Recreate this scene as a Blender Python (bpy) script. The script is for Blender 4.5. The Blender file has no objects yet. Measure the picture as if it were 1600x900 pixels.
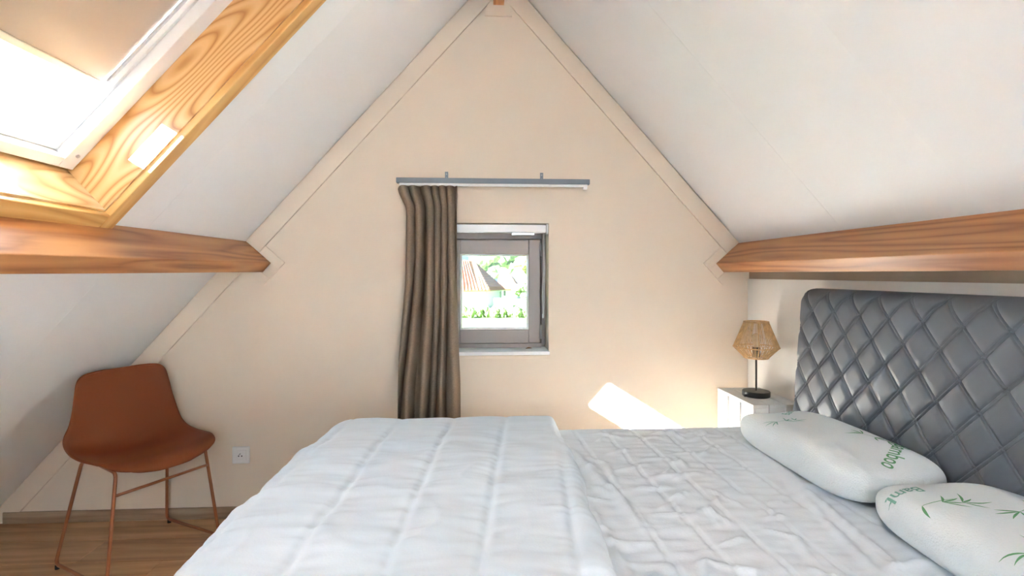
import bpy, bmesh, math, random
from mathutils import Vector, Matrix, noise
from mathutils.bvhtree import BVHTree
random.seed(7)
PI = math.pi
scene = bpy.context.scene
C = scene.collection

# ------------------------------------------------------------------ camera
cam_d = bpy.data.cameras.new('camera'); cam = bpy.data.objects.new('camera', cam_d); C.objects.link(cam)
cam_d.sensor_width = 36.0; cam_d.lens = 36.0*820/1600
cam_d.shift_y = -21.5/1600; cam_d.clip_start = 0.05; cam_d.clip_end = 600
cam.location = (0, 0, 1.2); cam.rotation_euler = (PI/2, 0, -math.atan(46/820))
scene.camera = cam

# ------------------------------------------------------------------ world, sun, exposure
scene.view_settings.view_transform = 'Standard'; scene.view_settings.look = 'None'
scene.view_settings.gamma = 1.0; scene.view_settings.use_curve_mapping = False
scene.view_settings.exposure = 3.68
W = bpy.data.worlds.new('sky'); scene.world = W; W.use_nodes = True
bg = W.node_tree.nodes['Background']; bg.inputs[0].default_value = (0.38, 0.66, 1.0, 1); bg.inputs[1].default_value = 0.85
SUN = Vector((1, 0.646, -0.63)).normalized()
sd_ = bpy.data.lights.new('sun', 'SUN'); sun = bpy.data.objects.new('sun', sd_); C.objects.link(sun)
sd_.energy = 40; sd_.angle = 0.009; sd_.color = (0.90, 1.04, 1.17)
sun.rotation_euler = SUN.to_track_quat('-Z', 'Y').to_euler(); sun.location = (-6, -4, 6)

# ------------------------------------------------------------------ roof frames
M_ = 1.115; L_ = math.hypot(1, M_); APX, APZ = 0.082, 2.755
def PL(Y, q, d): return Vector((APX - q/L_ - d*M_/L_, Y, APZ - q*M_/L_ + d/L_))     # left slope: q down the slope, d outward
def PR(Y, q, d): return Vector((APX + q/L_ + d*M_/L_, Y, APZ - q*M_/L_ + d/L_))     # right slope
D = 2.66            # inner face of the gable wall
YB = -2.6           # rear wall

SK_F = (0.955, 1.645, 0.80, 1.825)       # visible skylight: Y0 Y1 q0 q1
# added fill light in an added, unseen window opening of the rear gable
RW = (-0.45, 0.65, 0.95, 2.05)
ld = bpy.data.lights.new('fill_rear_gable', 'AREA'); lo = bpy.data.objects.new('fill_rear_gable', ld); C.objects.link(lo)
ld.shape = 'RECTANGLE'; ld.size = 1.0; ld.size_y = 1.0; ld.energy = 0.35; ld.color = (1.0, 0.80, 0.52)
lo.location = ((RW[0]+RW[1])/2, YB-0.05, (RW[2]+RW[3])/2); lo.rotation_euler = (PI/2, 0, 0)
def portal(name, c, x, y, sx, sy):
    ld = bpy.data.lights.new(name, 'AREA'); lo = bpy.data.objects.new(name, ld); C.objects.link(lo)
    ld.shape = 'RECTANGLE'; ld.size = sx; ld.size_y = sy; ld.cycles.is_portal = True
    x = x.normalized(); y = y.normalized(); z = x.cross(y)
    lo.matrix_world = Matrix(((x.x, y.x, z.x, c.x), (x.y, y.y, z.y, c.y), (x.z, y.z, z.z, c.z), (0, 0, 0, 1)))
portal('skylight_portal', PL(1.29, 1.31, 0.24), PL(0,1,0)-PL(0,0,0), Vector((0, -1, 0)), 1.1, 0.8)
portal('window_portal', Vector((0.065, 2.95, 1.13)), Vector((1, 0, 0)), Vector((0, 0, 1)), 0.6, 0.7)

# ------------------------------------------------------------------ materials
def nt(name):
    m = bpy.data.materials.new(name); m.use_nodes = True
    t = m.node_tree; return m, t, t.nodes['Principled BSDF']
def node(t, k, **kw):
    n = t.nodes.new(k)
    for a, b in kw.items(): setattr(n, a, b)
    return n
def ramp(t, stops):
    r = node(t, 'ShaderNodeValToRGB'); e = r.color_ramp.elements
    while len(e) < len(stops): e.new(0.5)
    for x, (p, c) in zip(e, stops): x.position = p; x.color = (*c, 1)
    return r
def coords(t, scale=(1, 1, 1), rot=(0, 0, 0), kind='Object'):
    tc = node(t, 'ShaderNodeTexCoord'); mp = node(t, 'ShaderNodeMapping')
    mp.inputs['Scale'].default_value = scale; mp.inputs['Rotation'].default_value = rot
    if any(rot):
        r0 = node(t, 'ShaderNodeMapping'); r0.inputs['Rotation'].default_value = rot; mp.inputs['Rotation'].default_value = (0, 0, 0)
        t.links.new(tc.outputs[kind], r0.inputs[0]); t.links.new(r0.outputs[0], mp.inputs[0])
    else: t.links.new(tc.outputs[kind], mp.inputs[0])
    return mp
def bump(t, b, h, strength, dist=0.01):
    n = node(t, 'ShaderNodeBump'); n.inputs['Strength'].default_value = strength; n.inputs['Distance'].default_value = dist
    t.links.new(h, n.inputs['Height']); t.links.new(n.outputs[0], b.inputs['Normal'])
def plain(name, col, rough=0.6, metal=0, var=0.0, vs=8, bmp=0, bs=60, spec=0.5, sheen=0):
    m, t, b = nt(name)
    b.inputs['Base Color'].default_value = (*col, 1); b.inputs['Roughness'].default_value = rough
    b.inputs['Metallic'].default_value = metal; b.inputs['Specular IOR Level'].default_value = spec
    if sheen: b.inputs['Sheen Weight'].default_value = sheen
    if var:
        c = coords(t); n = node(t, 'ShaderNodeTexNoise'); n.inputs['Scale'].default_value = vs; n.inputs['Detail'].default_value = 4
        t.links.new(c.outputs[0], n.inputs[0])
        r = ramp(t, [(0.3, tuple(x*(1-var) for x in col)), (0.7, tuple(min(1, x*(1+var)) for x in col))])
        t.links.new(n.outputs[0], r.inputs[0]); t.links.new(r.outputs[0], b.inputs['Base Color'])
    if bmp:
        c = coords(t); n = node(t, 'ShaderNodeTexNoise'); n.inputs['Scale'].default_value = bs; n.inputs['Detail'].default_value = 3
        t.links.new(c.outputs[0], n.inputs[0]); bump(t, b, n.outputs[0], bmp)
    return m
def wood(name, dark, mid, light, scale, rings=26, rot=(0, 0, 0), nscale=1.0, rough=0.45, detail=1.5, fine=0.35, contrast=(0.15, 0.55, 0.95), objrand=0.0):
    """contour lines of a stretched noise field = flat-sawn grain with cathedrals and knots"""
    m, t, b = nt(name); b.inputs['Roughness'].default_value = rough
    c = coords(t, scale, rot)
    vec = c.outputs[0]
    if objrand:
        oi = node(t, 'ShaderNodeObjectInfo'); ad = node(t, 'ShaderNodeVectorMath', operation='ADD')
        ml = node(t, 'ShaderNodeMath', operation='MULTIPLY'); ml.inputs[1].default_value = 37
        t.links.new(oi.outputs['Random'], ml.inputs[0]); t.links.new(vec, ad.inputs[0]); t.links.new(ml.outputs[0], ad.inputs[1]); vec = ad.outputs[0]
    n = node(t, 'ShaderNodeTexNoise'); n.inputs['Scale'].default_value = nscale; n.inputs['Detail'].default_value = detail; n.inputs['Roughness'].default_value = 0.35
    t.links.new(vec, n.inputs[0])
    k = node(t, 'ShaderNodeMath', operation='MULTIPLY'); k.inputs[1].default_value = rings; t.links.new(n.outputs[0], k.inputs[0])
    fr = node(t, 'ShaderNodeMath', operation='PINGPONG'); fr.inputs[1].default_value = 1.0; t.links.new(k.outputs[0], fr.inputs[0])
    f = node(t, 'ShaderNodeTexNoise'); f.inputs['Scale'].default_value = nscale*9; f.inputs['Detail'].default_value = 5
    t.links.new(vec, f.inputs[0])
    mx = node(t, 'ShaderNodeMix', data_type='FLOAT'); mx.inputs[0].default_value = fine
    t.links.new(fr.outputs[0], mx.inputs[2]); t.links.new(f.outputs[0], mx.inputs[3])
    r = ramp(t, [(contrast[0], light), (contrast[1], mid), (contrast[2], dark)])
    t.links.new(mx.outputs[0], r.inputs[0])
    if objrand:
        hs = node(t, 'ShaderNodeHueSaturation'); mr = node(t, 'ShaderNodeMapRange'); mr.inputs[3].default_value = 1-objrand; mr.inputs[4].default_value = 1+objrand
        t.links.new(oi.outputs['Random'], mr.inputs[0]); t.links.new(mr.outputs[0], hs.inputs['Value']); t.links.new(r.outputs[0], hs.inputs['Color'])
        t.links.new(hs.outputs[0], b.inputs['Base Color'])
    else: t.links.new(r.outputs[0], b.inputs['Base Color'])
    bump(t, b, mx.outputs[0], 0.12, 0.002)
    return m

MT = {}
MT['wall'] = plain('wall_paint', (0.755, 0.64, 0.515), 0.85, var=0.025, vs=2.5, bmp=0.04, bs=180)
MT['ceil'] = plain('ceiling_panel', (0.875, 0.875, 0.88), 0.55, var=0.012, vs=3, bmp=0.02, bs=240)
MT['knee'] = plain('knee_wall_paint', (0.80, 0.76, 0.70), 0.7, bmp=0.03, bs=150)
MT['plate'] = plain('beam_shade_tan', (0.42, 0.33, 0.25), 0.8, var=0.05, vs=6)  # brown tone stands for the shade below the right beam
MT['dark'] = plain('dark_gap', (0.05, 0.04, 0.035), 0.9)
MT['shell'] = plain('outer_shell', (0.35, 0.30, 0.26), 0.9)
MT['beam'] = wood('beam_wood', (0.27, 0.09, 0.025), (0.45, 0.185, 0.065), (0.55, 0.25, 0.095), (11, 0.75, 11), rings=14, fine=0.30, rough=0.42, contrast=(0.2, 0.6, 0.93))
MT['casing'] = wood('casing_wood', (0.52, 0.24, 0.055), (0.66, 0.36, 0.11), (0.74, 0.46, 0.17), (9, 0.9, 9), rings=16, fine=0.35, rough=0.35)
MT['casing_s'] = wood('casing_wood_slope', (0.50, 0.23, 0.055), (0.65, 0.35, 0.11), (0.74, 0.46, 0.17), (0.9, 9, 9), rings=16, fine=0.35, rot=(0, math.atan(M_), 0), rough=0.35)
MT['veneer'] = wood('pine_veneer_side', (0.46, 0.19, 0.045), (0.66, 0.36, 0.13), (0.74, 0.45, 0.20), (1.5, 5, 6.5), rings=46, rot=(0, math.atan(M_), 0), fine=0.12, rough=0.3, detail=0.6, contrast=(0.2, 0.62, 0.97))
MT['veneer_b'] = wood('pine_veneer_sill', (0.50, 0.23, 0.07), (0.70, 0.42, 0.18), (0.78, 0.53, 0.27), (6, 1.6, 6), rings=34, fine=0.15, rough=0.3, detail=0.6, contrast=(0.2, 0.62, 0.97))
MT['floor'] = wood('oak_laminate', (0.38, 0.195, 0.09), (0.55, 0.30, 0.145), (0.66, 0.38, 0.195), (1.1, 11, 11), rings=7, fine=0.5, rough=0.42, objrand=0.10)
MT['base'] = wood('oak_baseboard', (0.24, 0.15, 0.09), (0.34, 0.23, 0.145), (0.43, 0.31, 0.20), (1.6, 20, 20), rings=7, fine=0.4, rough=0.45)
MT['white'] = plain('white_lacquer', (0.84, 0.84, 0.84), 0.3)
MT['white_m'] = plain('white_plastic', (0.80, 0.79, 0.77), 0.45)
MT['alu'] = plain('aluminium', (0.62, 0.63, 0.65), 0.3, metal=0.9)
MT['blind'] = plain('blind_fabric', (0.50, 0.42, 0.35), 0.45, var=0.03, vs=5, bmp=0.03, bs=300, sheen=0.2)
m, t, b = nt('blind_fabric_lit'); b.inputs['Base Color'].default_value = (0.46, 0.37, 0.29, 1); b.inputs['Roughness'].default_value = 0.5
tl = node(t, 'ShaderNodeBsdfTranslucent'); tl.inputs[0].default_value = (0.55, 0.46, 0.38, 1); ms = node(t, 'ShaderNodeMixShader'); ms.inputs[0].default_value = 0.014
t.links.new(b.outputs[0], ms.inputs[1]); t.links.new(tl.outputs[0], ms.inputs[2]); t.links.new(ms.outputs[0], t.nodes['Material Output'].inputs[0]); MT['blind'] = m
MT['blindbar'] = plain('blind_bar_beige', (0.80, 0.70, 0.56), 0.4)
MT['taupe'] = plain('taupe_frame_paint', (0.36, 0.31, 0.285), 0.4)
MT['steel'] = plain('hinge_steel', (0.45, 0.45, 0.44), 0.35, metal=0.8)
MT['rail'] = plain('rail_grey', (0.20, 0.235, 0.27), 0.45, bmp=0.05, bs=300)
MT['curtain'] = plain('curtain_weave', (0.25, 0.188, 0.136), 0.95, var=0.10, vs=140, bmp=0.2, bs=420, spec=0.1)
MT['socket'] = plain('socket_plastic', (0.78, 0.76, 0.74), 0.35)
MT['black'] = plain('black_metal', (0.018, 0.017, 0.016), 0.4)
MT['rubber'] = plain('black_rubber', (0.02, 0.02, 0.02), 0.8)
MT['shell_ch'] = plain('chair_shell_rust', (0.21, 0.055, 0.016), 0.5, bmp=0.03, bs=500, spec=0.3)
MT['leg_ch'] = plain('chair_leg_copper', (0.33, 0.115, 0.045), 0.4, metal=0.25)
MT['crate'] = plain('whitewashed_wood', (0.66, 0.64, 0.62), 0.6, var=0.04, vs=14, bmp=0.08, bs=60)
MT['cord'] = plain('paper_cord', (0.60, 0.37, 0.17), 0.8, var=0.2, vs=60)
MT['bulbg'] = plain('bulb_glass', (0.75, 0.6, 0.4), 0.1)
MT['leather'] = plain('grey_leatherette', (0.14, 0.155, 0.175), 0.44, var=0.05, vs=4, bmp=0.06, bs=500)
MT['stitch'] = plain('stitching_thread', (0.05, 0.055, 0.06), 0.8)
MT['duvet'] = plain('duvet_cotton', (0.80, 0.87, 0.93), 0.85, bmp=0.05, bs=200, sheen=0.2)
MT['sheet'] = plain('cover_cotton', (0.80, 0.84, 0.88), 0.85, bmp=0.08, bs=160, sheen=0.2)
MT['matt'] = plain('mattress_ticking', (0.75, 0.74, 0.72), 0.9)
MT['pillow'] = plain('pillow_knit', (0.88, 0.93, 0.93), 0.9, bmp=0.35, bs=230, sheen=0.3)
MT['print'] = plain('green_print', (0.16, 0.42, 0.20), 0.85)
MT['print2'] = plain('teal_print', (0.25, 0.52, 0.42), 0.85)
MT['grass'] = plain('lawn', (0.22, 0.33, 0.10), 0.95, var=0.15, vs=0.6)
MT['pave'] = plain('terrace_paving', (0.62, 0.60, 0.58), 0.9)
MT['render'] = plain('house_render', (0.78, 0.77, 0.75), 0.9)
MT['tile'] = plain('roof_tile_orange', (0.50, 0.20, 0.10), 0.8, var=0.12, vs=1.2)
MT['tile_shade'] = plain('roof_tile_shaded', (0.36, 0.16, 0.11), 0.8, var=0.12, vs=1.2)  # darker copy of the orange tile: shade painted into the right hip slope
MT['slate'] = plain('roof_slate', (0.20, 0.22, 0.26), 0.8)
MT['leaf'] = plain('hedge_leaves', (0.22, 0.28, 0.10), 0.9, var=0.4, vs=2.5)
MT['leaf2'] = plain('tree_leaves', (0.26, 0.32, 0.14), 0.9, var=0.3, vs=0.8)
MT['leaf3'] = plain('autumn_leaves', (0.42, 0.36, 0.13), 0.9, var=0.25, vs=0.8)
MT['bark'] = plain('bark', (0.16, 0.12, 0.09), 0.9)
MT['winglass'] = plain('dark_window', (0.10, 0.12, 0.15), 0.1)
# clear pane: mostly transparent with a faint mirror
m, t, b = nt('clear_glass'); tr = node(t, 'ShaderNodeBsdfTransparent'); gl = node(t, 'ShaderNodeBsdfGlossy'); gl.inputs['Roughness'].default_value = 0.02
mx = node(t, 'ShaderNodeMixShader'); mx.inputs[0].default_value = 0.05
t.links.new(tr.outputs[0], mx.inputs[1]); t.links.new(gl.outputs[0], mx.inputs[2]); t.links.new(mx.outputs[0], t.nodes['Material Output'].inputs[0]); MT['glass'] = m
# gable window pane: strong grey tint added to dim the overbright view outside
m, t, b = nt('tinted_glass'); tr = node(t, 'ShaderNodeBsdfTransparent'); tr.inputs[0].default_value = (0.39, 0.395, 0.40, 1); gl = node(t, 'ShaderNodeBsdfGlossy'); gl.inputs['Roughness'].default_value = 0.02; gl.inputs[0].default_value = (.5, .5, .5, 1)
mx = node(t, 'ShaderNodeMixShader'); mx.inputs[0].default_value = 0.03
t.links.new(tr.outputs[0], mx.inputs[1]); t.links.new(gl.outputs[0], mx.inputs[2]); t.links.new(mx.outputs[0], t.nodes['Material Output'].inputs[0]); MT['tint'] = m

# ------------------------------------------------------------------ helpers
def thing(name, label, cat=None, loc=(0, 0, 0), group=None, kind=None):
    o = bpy.data.objects.new(name, None); C.objects.link(o); o.location = loc; o.empty_display_size = 0.05
    return tag(o, label, cat, group, kind)
def tag(o, label, cat=None, group=None, kind=None):
    o['label'] = label
    if cat: o['category'] = cat
    if group: o['group'] = group
    if kind: o['kind'] = kind
    return o
def root_loc(o):
    v = Vector((0, 0, 0))
    while o: v += o.location; o = o.parent
    return v
def obj(name, bm, mat, parent=None, loc=None, smooth=False, bevel=0, seg=2, label=None):
    """world-space bmesh -> ONE mesh object, origin at loc (top level) or at the parent's origin"""
    me = bpy.data.meshes.new(name); off = root_loc(parent) if parent else Vector(loc or (0, 0, 0))
    bmesh.ops.recalc_face_normals(bm, faces=bm.faces)
    bm.to_mesh(me); bm.free()
    me.transform(Matrix.Translation(-off))
    if smooth:
        for p in me.polygons: p.use_smooth = True
    me.materials.append(MT[mat] if isinstance(mat, str) else mat)
    o = bpy.data.objects.new(name, me); C.objects.link(o)
    if parent: o.parent = parent
    else: o.location = off
    if bevel:
        md = o.modifiers.new('bevel', 'BEVEL'); md.width = bevel; md.segments = seg; md.limit_method = 'ANGLE'; md.angle_limit = math.radians(40)
    if label: o['label'] = label
    return o
HEX = [(0, 1, 3, 2), (4, 6, 7, 5), (0, 4, 5, 1), (2, 3, 7, 6), (0, 2, 6, 4), (1, 5, 7, 3)]
def hexa(bm, pts):
    v = [bm.verts.new(p) for p in pts]
    for f in HEX: bm.faces.new([v[i] for i in f])
    return bm
def box(x0, x1, y0, y1, z0, z1, bm=None):
    return hexa(bm or bmesh.new(), [(x, y, z) for x in (x0, x1) for y in (y0, y1) for z in (z0, z1)])
def slab(P, Y0, Y1, q0, q1, d0, d1, bm=None):
    return hexa(bm or bmesh.new(), [P(y, q, d) for y in (Y0, Y1) for q in (q0, q1) for d in (d0, d1)])
def tube(pts, r, bm=None, n=10, closed=False):
    bm = bm or bmesh.new(); pts = [Vector(p) for p in pts]; k = len(pts); rings = []
    rr = r if isinstance(r, (list, tuple)) else [r]*k
    up = None
    for i, p in enumerate(pts):
        a = pts[i-1] if i or closed else p; c = pts[(i+1) % k] if i < k-1 or closed else p
        d = (c-a).normalized()
        if up is None: up = d.orthogonal().normalized()
        up = (up - d*up.dot(d)).normalized(); s = d.cross(up)
        rings.append([bm.verts.new(p + (up*math.cos(2*PI*j/n) + s*math.sin(2*PI*j/n))*rr[i]) for j in range(n)])
    for i in range(k if closed else k-1):
        A, B = rings[i], rings[(i+1) % k]
        for j in range(n): bm.faces.new((A[j], A[(j+1) % n], B[(j+1) % n], B[j]))
    if not closed: bm.faces.new(rings[0]); bm.faces.new(rings[-1])
    return bm
def lathe(prof, c, n=32, bm=None):
    bm = bm or bmesh.new(); rings = []
    for r, z in prof: rings.append([bm.verts.new((c[0]+r*math.cos(2*PI*j/n), c[1]+r*math.sin(2*PI*j/n), c[2]+z)) for j in range(n)])
    for A, B in zip(rings, rings[1:]):
        for j in range(n): bm.faces.new((A[j], A[(j+1) % n], B[(j+1) % n], B[j]))
    bm.faces.new(rings[0]); bm.faces.new(rings[-1]); return bm
def grid(fn, nu, nv, bm=None):
    bm = bm or bmesh.new(); V = [[bm.verts.new(fn(i/nu, j/nv)) for j in range(nv+1)] for i in range(nu+1)]
    for i in range(nu):
        for j in range(nv): bm.faces.new((V[i][j], V[i+1][j], V[i+1][j+1], V[i][j+1]))
    return bm
def bend(pts, r, n=5):
    """polyline with rounded corners"""
    pts = [Vector(p) for p in pts]; out = [pts[0]]
    for a, b, c in zip(pts, pts[1:], pts[2:]):
        u = (a-b).normalized(); v = (c-b).normalized(); p0 = b+u*r; p1 = b+v*r
        for i in range(n+1):
            s = i/n; out.append(p0*(1-s)**2 + b*2*s*(1-s) + p1*s*s)
    out.append(pts[-1]); return out
def sstep(a, b, x):
    x = max(0, min(1, (x-a)/(b-a))); return x*x*(3-2*x)
def fbm(x, y, z=0, o=3):
    s = 0; a = 1
    for i in range(o): s += a*noise.noise((x, y, z+i*7.3)); x *= 2; y *= 2; a *= .5
    return s

# ------------------------------------------------------------------ floor
tag(obj('floor', box(-2.7, 1.62, YB-0.1, D+0.1, -0.2, -0.012), 'shell'), 'oak laminate floor under the bed and the rust chair', None, kind='structure')
fl = bpy.data.objects['floor']
rows = int((D-YB)/0.19)+1
shared = {}
for r in range(rows):
    y1 = D - r*0.19; y0 = max(YB, y1-0.19)
    off = [0, .55, .2, .8, .4][r % 5]
    x = -2.42 - off
    while x < 1.38:
        a = max(-2.42, x); c = min(1.38, x+1.28); x += 1.28
        if c - a < 0.02: continue
        key = (round(c-a, 3), round(y1-y0, 3))
        if key not in shared:
            o = obj('plank', box(0, c-a-0.0012, 0, y1-y0-0.0012, -0.011, 0), 'floor', bevel=0.0012, seg=1); shared[key] = o.data
        else:
            o = bpy.data.objects.new('plank', shared[key]); C.objects.link(o)
            md = o.modifiers.new('bevel', 'BEVEL'); md.width = 0.0012; md.segments = 1
        o.parent = fl; o.location = (a, y0, 0)

# ------------------------------------------------------------------ gable wall with the window opening
WX0, WX1, WZ0, WZ1 = -0.205, 0.337, 0.805, 1.459
def roofz(x, d=0.0): return APZ + d*L_ - M_*abs(x-APX)
bm = bmesh.new()
def gable_poly(bm, pts, y0, y1):
    a = [bm.verts.new((x, y0, z)) for x, z in pts]; b = [bm.verts.new((x, y1, z)) for x, z in pts]
    bm.faces.new(a); bm.faces.new(b[::-1])
    for i in range(len(pts)): bm.faces.new((a[i], b[i], b[(i+1) % len(pts)], a[(i+1) % len(pts)]))
e = 0.1
gable_poly(bm, [(-2.65, -0.15), (WX0, -0.15), (WX0, roofz(WX0, e)), (-2.65, roofz(-2.65, e))], D, D+0.32)
gable_poly(bm, [(WX1, -0.15), (1.62, -0.15), (1.62, roofz(1.62, e)), (WX1, roofz(WX1, e))], D, D+0.32)
gable_poly(bm, [(WX0, -0.15), (WX1, -0.15), (WX1, WZ0), (WX0, WZ0)], D, D+0.32)
gable_poly(bm, [(WX0, WZ1), (WX1, WZ1), (WX1, roofz(WX1, e)), (APX, roofz(APX, e)), (WX0, roofz(WX0, e))], D, D+0.32)
tag(obj('wall_gable', bm, 'wall'), 'cream painted gable wall with the small window', kind='structure')
bm = bmesh.new(); X0, X1, Z0, Z1 = RW
gable_poly(bm, [(-2.65, -0.15), (X0, -0.15), (X0, roofz(X0, e)), (-2.65, roofz(-2.65, e))], YB-0.15, YB)
gable_poly(bm, [(X1, -0.15), (1.62, -0.15), (1.62, roofz(1.62, e)), (X1, roofz(X1, e))], YB-0.15, YB)
gable_poly(bm, [(X0, -0.15), (X1, -0.15), (X1, Z0), (X0, Z0)], YB-0.15, YB)
gable_poly(bm, [(X0, Z1), (X1, Z1), (X1, roofz(X1, e)), (APX, roofz(APX, e)), (X0, roofz(X0, e))], YB-0.15, YB)
tag(obj('wall_rear', bm, 'wall'), 'cream gable wall behind the viewer', kind='structure')
tag(obj('wall_right', box(1.379, 1.40, YB, D, -0.01, 1.176), 'knee'), 'low white knee wall behind the headboard under the right beam', kind='structure')
tag(obj('trim_7', box(1.386, 1.41, YB, D, 1.1755, 1.34), 'plate'), 'tan board painted as the shade between the knee wall and the right beam', kind='structure')  # added board, coloured as the shaded strip under the beam
tag(obj('wall_outer', box(1.60, 1.62, YB-0.1, D+0.1, -0.1, 1.12), 'shell'), 'outer eaves wall behind the knee wall', kind='structure')

# ------------------------------------------------------------------ roof slopes: panels as parts, dark backing behind the joints
def pieces(y0, y1, q0, q1, holes):
    """rectangles covering y0..y1 x q0..q1 minus holes"""
    out = [(y0, y1, q0, q1)]
    for h0, h1, k0, k1 in holes:
        nxt = []
        for a, b, c, d in out:
            if b <= h0 or a >= h1 or d <= k0 or c >= k1: nxt.append((a, b, c, d)); continue
            if a < h0: nxt.append((a, h0, c, d))
            if b > h1: nxt.append((h1, b, c, d))
            a2, b2 = max(a, h0), min(b, h1)
            if c < k0: nxt.append((a2, b2, c, k0))
            if d > k1: nxt.append((a2, b2, k1, d))
        out = nxt
    return out
def slope(name, P, label, seams, holes, qmax):
    r = thing(name, label, kind='structure')
    ys = [YB] + sorted(seams) + [D-0.005]
    for a, b in zip(ys, ys[1:]):
        for p in pieces(a+(0.0004 if a > 1.6 else 0.0001), b-(0.0004 if b > 1.6 else 0.0001), 0, qmax, [(h0-0.017, h1+0.017, k0-0.017, k1+0.017) for h0, h1, k0, k1 in holes]):
            obj('roof_panel', slab(P, *p, 0, 0.018), 'ceil', r)
    for p in pieces(YB-0.15, D+0.34, -0.1, qmax+0.1, [(a-0.017, b+0.017, c-0.017, d+0.017) for a, b, c, d in holes]):
        obj('roof_backing', slab(P, *p, 0.0185, 0.15), 'dark', r)
    return r
slope('ceiling_left', PL, 'white panelled left roof slope with the skylight', [1.90-0.58*i for i in range(8)], [SK_F], 3.70)
slope('ceiling_right', PR, 'white panelled right roof slope above the bed', [1.868-0.55*i for i in range(8)], [], 2.28)

# ------------------------------------------------------------------ beams
def beam(name, P, label, taper):
    bm = bmesh.new(); n = 14; ring = []
    for i in range(n+1):
        Y = D - (D-YB)*i/n; o = taper*(D-Y)
        w = [noise.noise((Y*1.3, k*9.1, 2.0))*0.0022 for k in range(4)]
        ring.append([bm.verts.new(P(Y, 1.868+o+w[0], 0.0)), bm.verts.new(P(Y, 1.868+o+w[1], -0.163+w[0])), bm.verts.new(P(Y, 1.93+o+w[2], -0.163+w[1])), bm.verts.new(P(Y, 1.93+o+w[3], 0.0))])
    for A, B in zip(ring, ring[1:]):
        for j in range(4): bm.faces.new((A[j], A[(j+1) % 4], B[(j+1) % 4], B[j]))
    bm.faces.new(ring[0]); bm.faces.new(ring[-1])
    return tag(obj(name, bm, 'beam', bevel=0.003), label, 'beam', 'timber beams of the roof')
beam('roof_beam', PL, 'orange brown timber purlin below the skylight casing', 0.010)
beam('roof_beam', PR, 'orange brown timber purlin above the grey headboard', 0.002)
tag(obj('ridge_beam', box(0.054, 0.108, YB, D, 2.56, 2.72), 'beam'), 'timber ridge beam end showing at the top of the gable', 'beam', 'timber beams of the roof')

# ------------------------------------------------------------------ gable trims
def rake(name, P, q0, q1, label):
    tag(obj(name, slab(P, D-0.012, D+0.001, q0, q1, -0.087, -0.006), 'wall', bevel=0.0015), label, kind='structure')
rake('trim_1', PL, 0.02, 1.866, 'flat cream trim board along the left roof edge above the beam')
bm = bmesh.new(); ztr = 0.0575
def qz(d): return (APZ + d/L_ - ztr)*L_/M_
pts = [PL(0, 1.976, -0.087), PL(0, 1.976, -0.004), PL(0, qz(-0.004), -0.004), PL(0, qz(-0.087), -0.087)]
gable_poly(bm, [(p.x, p.z) for p in pts], D-0.012, D+0.001)
tag(obj('trim_2', bm, 'wall', bevel=0.0015), 'flat cream trim board along the left roof edge below the beam', kind='structure')
rake('trim_3', PR, 0.02, 1.866, 'flat cream trim board along the right roof edge')
for i, (P, s) in enumerate(((PL, 'left'), (PR, 'right'))):
    r = thing('trim_%d' % (4+i), 'thin cream boards boxing in the %s beam end on the gable' % s, kind='structure')
    obj('board', slab(P, D-0.010, D+0.001, 1.822, 1.867, -0.212, -0.088), 'wall', r, bevel=0.001)
    obj('board', slab(P, D-0.009, D+0.001, 1.8675, 1.931, -0.212, -0.165), 'wall', r, bevel=0.001)
    obj('board', slab(P, D-0.010, D+0.001, 1.932, 1.975, -0.212, -0.004), 'wall', r, bevel=0.001)
bm = bmesh.new(); gable_poly(bm, [(0.012, 2.505), (0.148, 2.505), (0.128, 2.62), (0.034, 2.62)], D-0.009, D+0.001)
tag(obj('trim_6', bm, 'wall', bevel=0.001), 'small cream plate under the ridge beam end', kind='structure')
tag(obj('baseboard_gable', box(-2.30, 1.375, D-0.011, D+0.001, 0.0, 0.056), 'base', bevel=0.003), 'oak baseboard along the foot of the gable wall', kind='structure')

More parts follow.
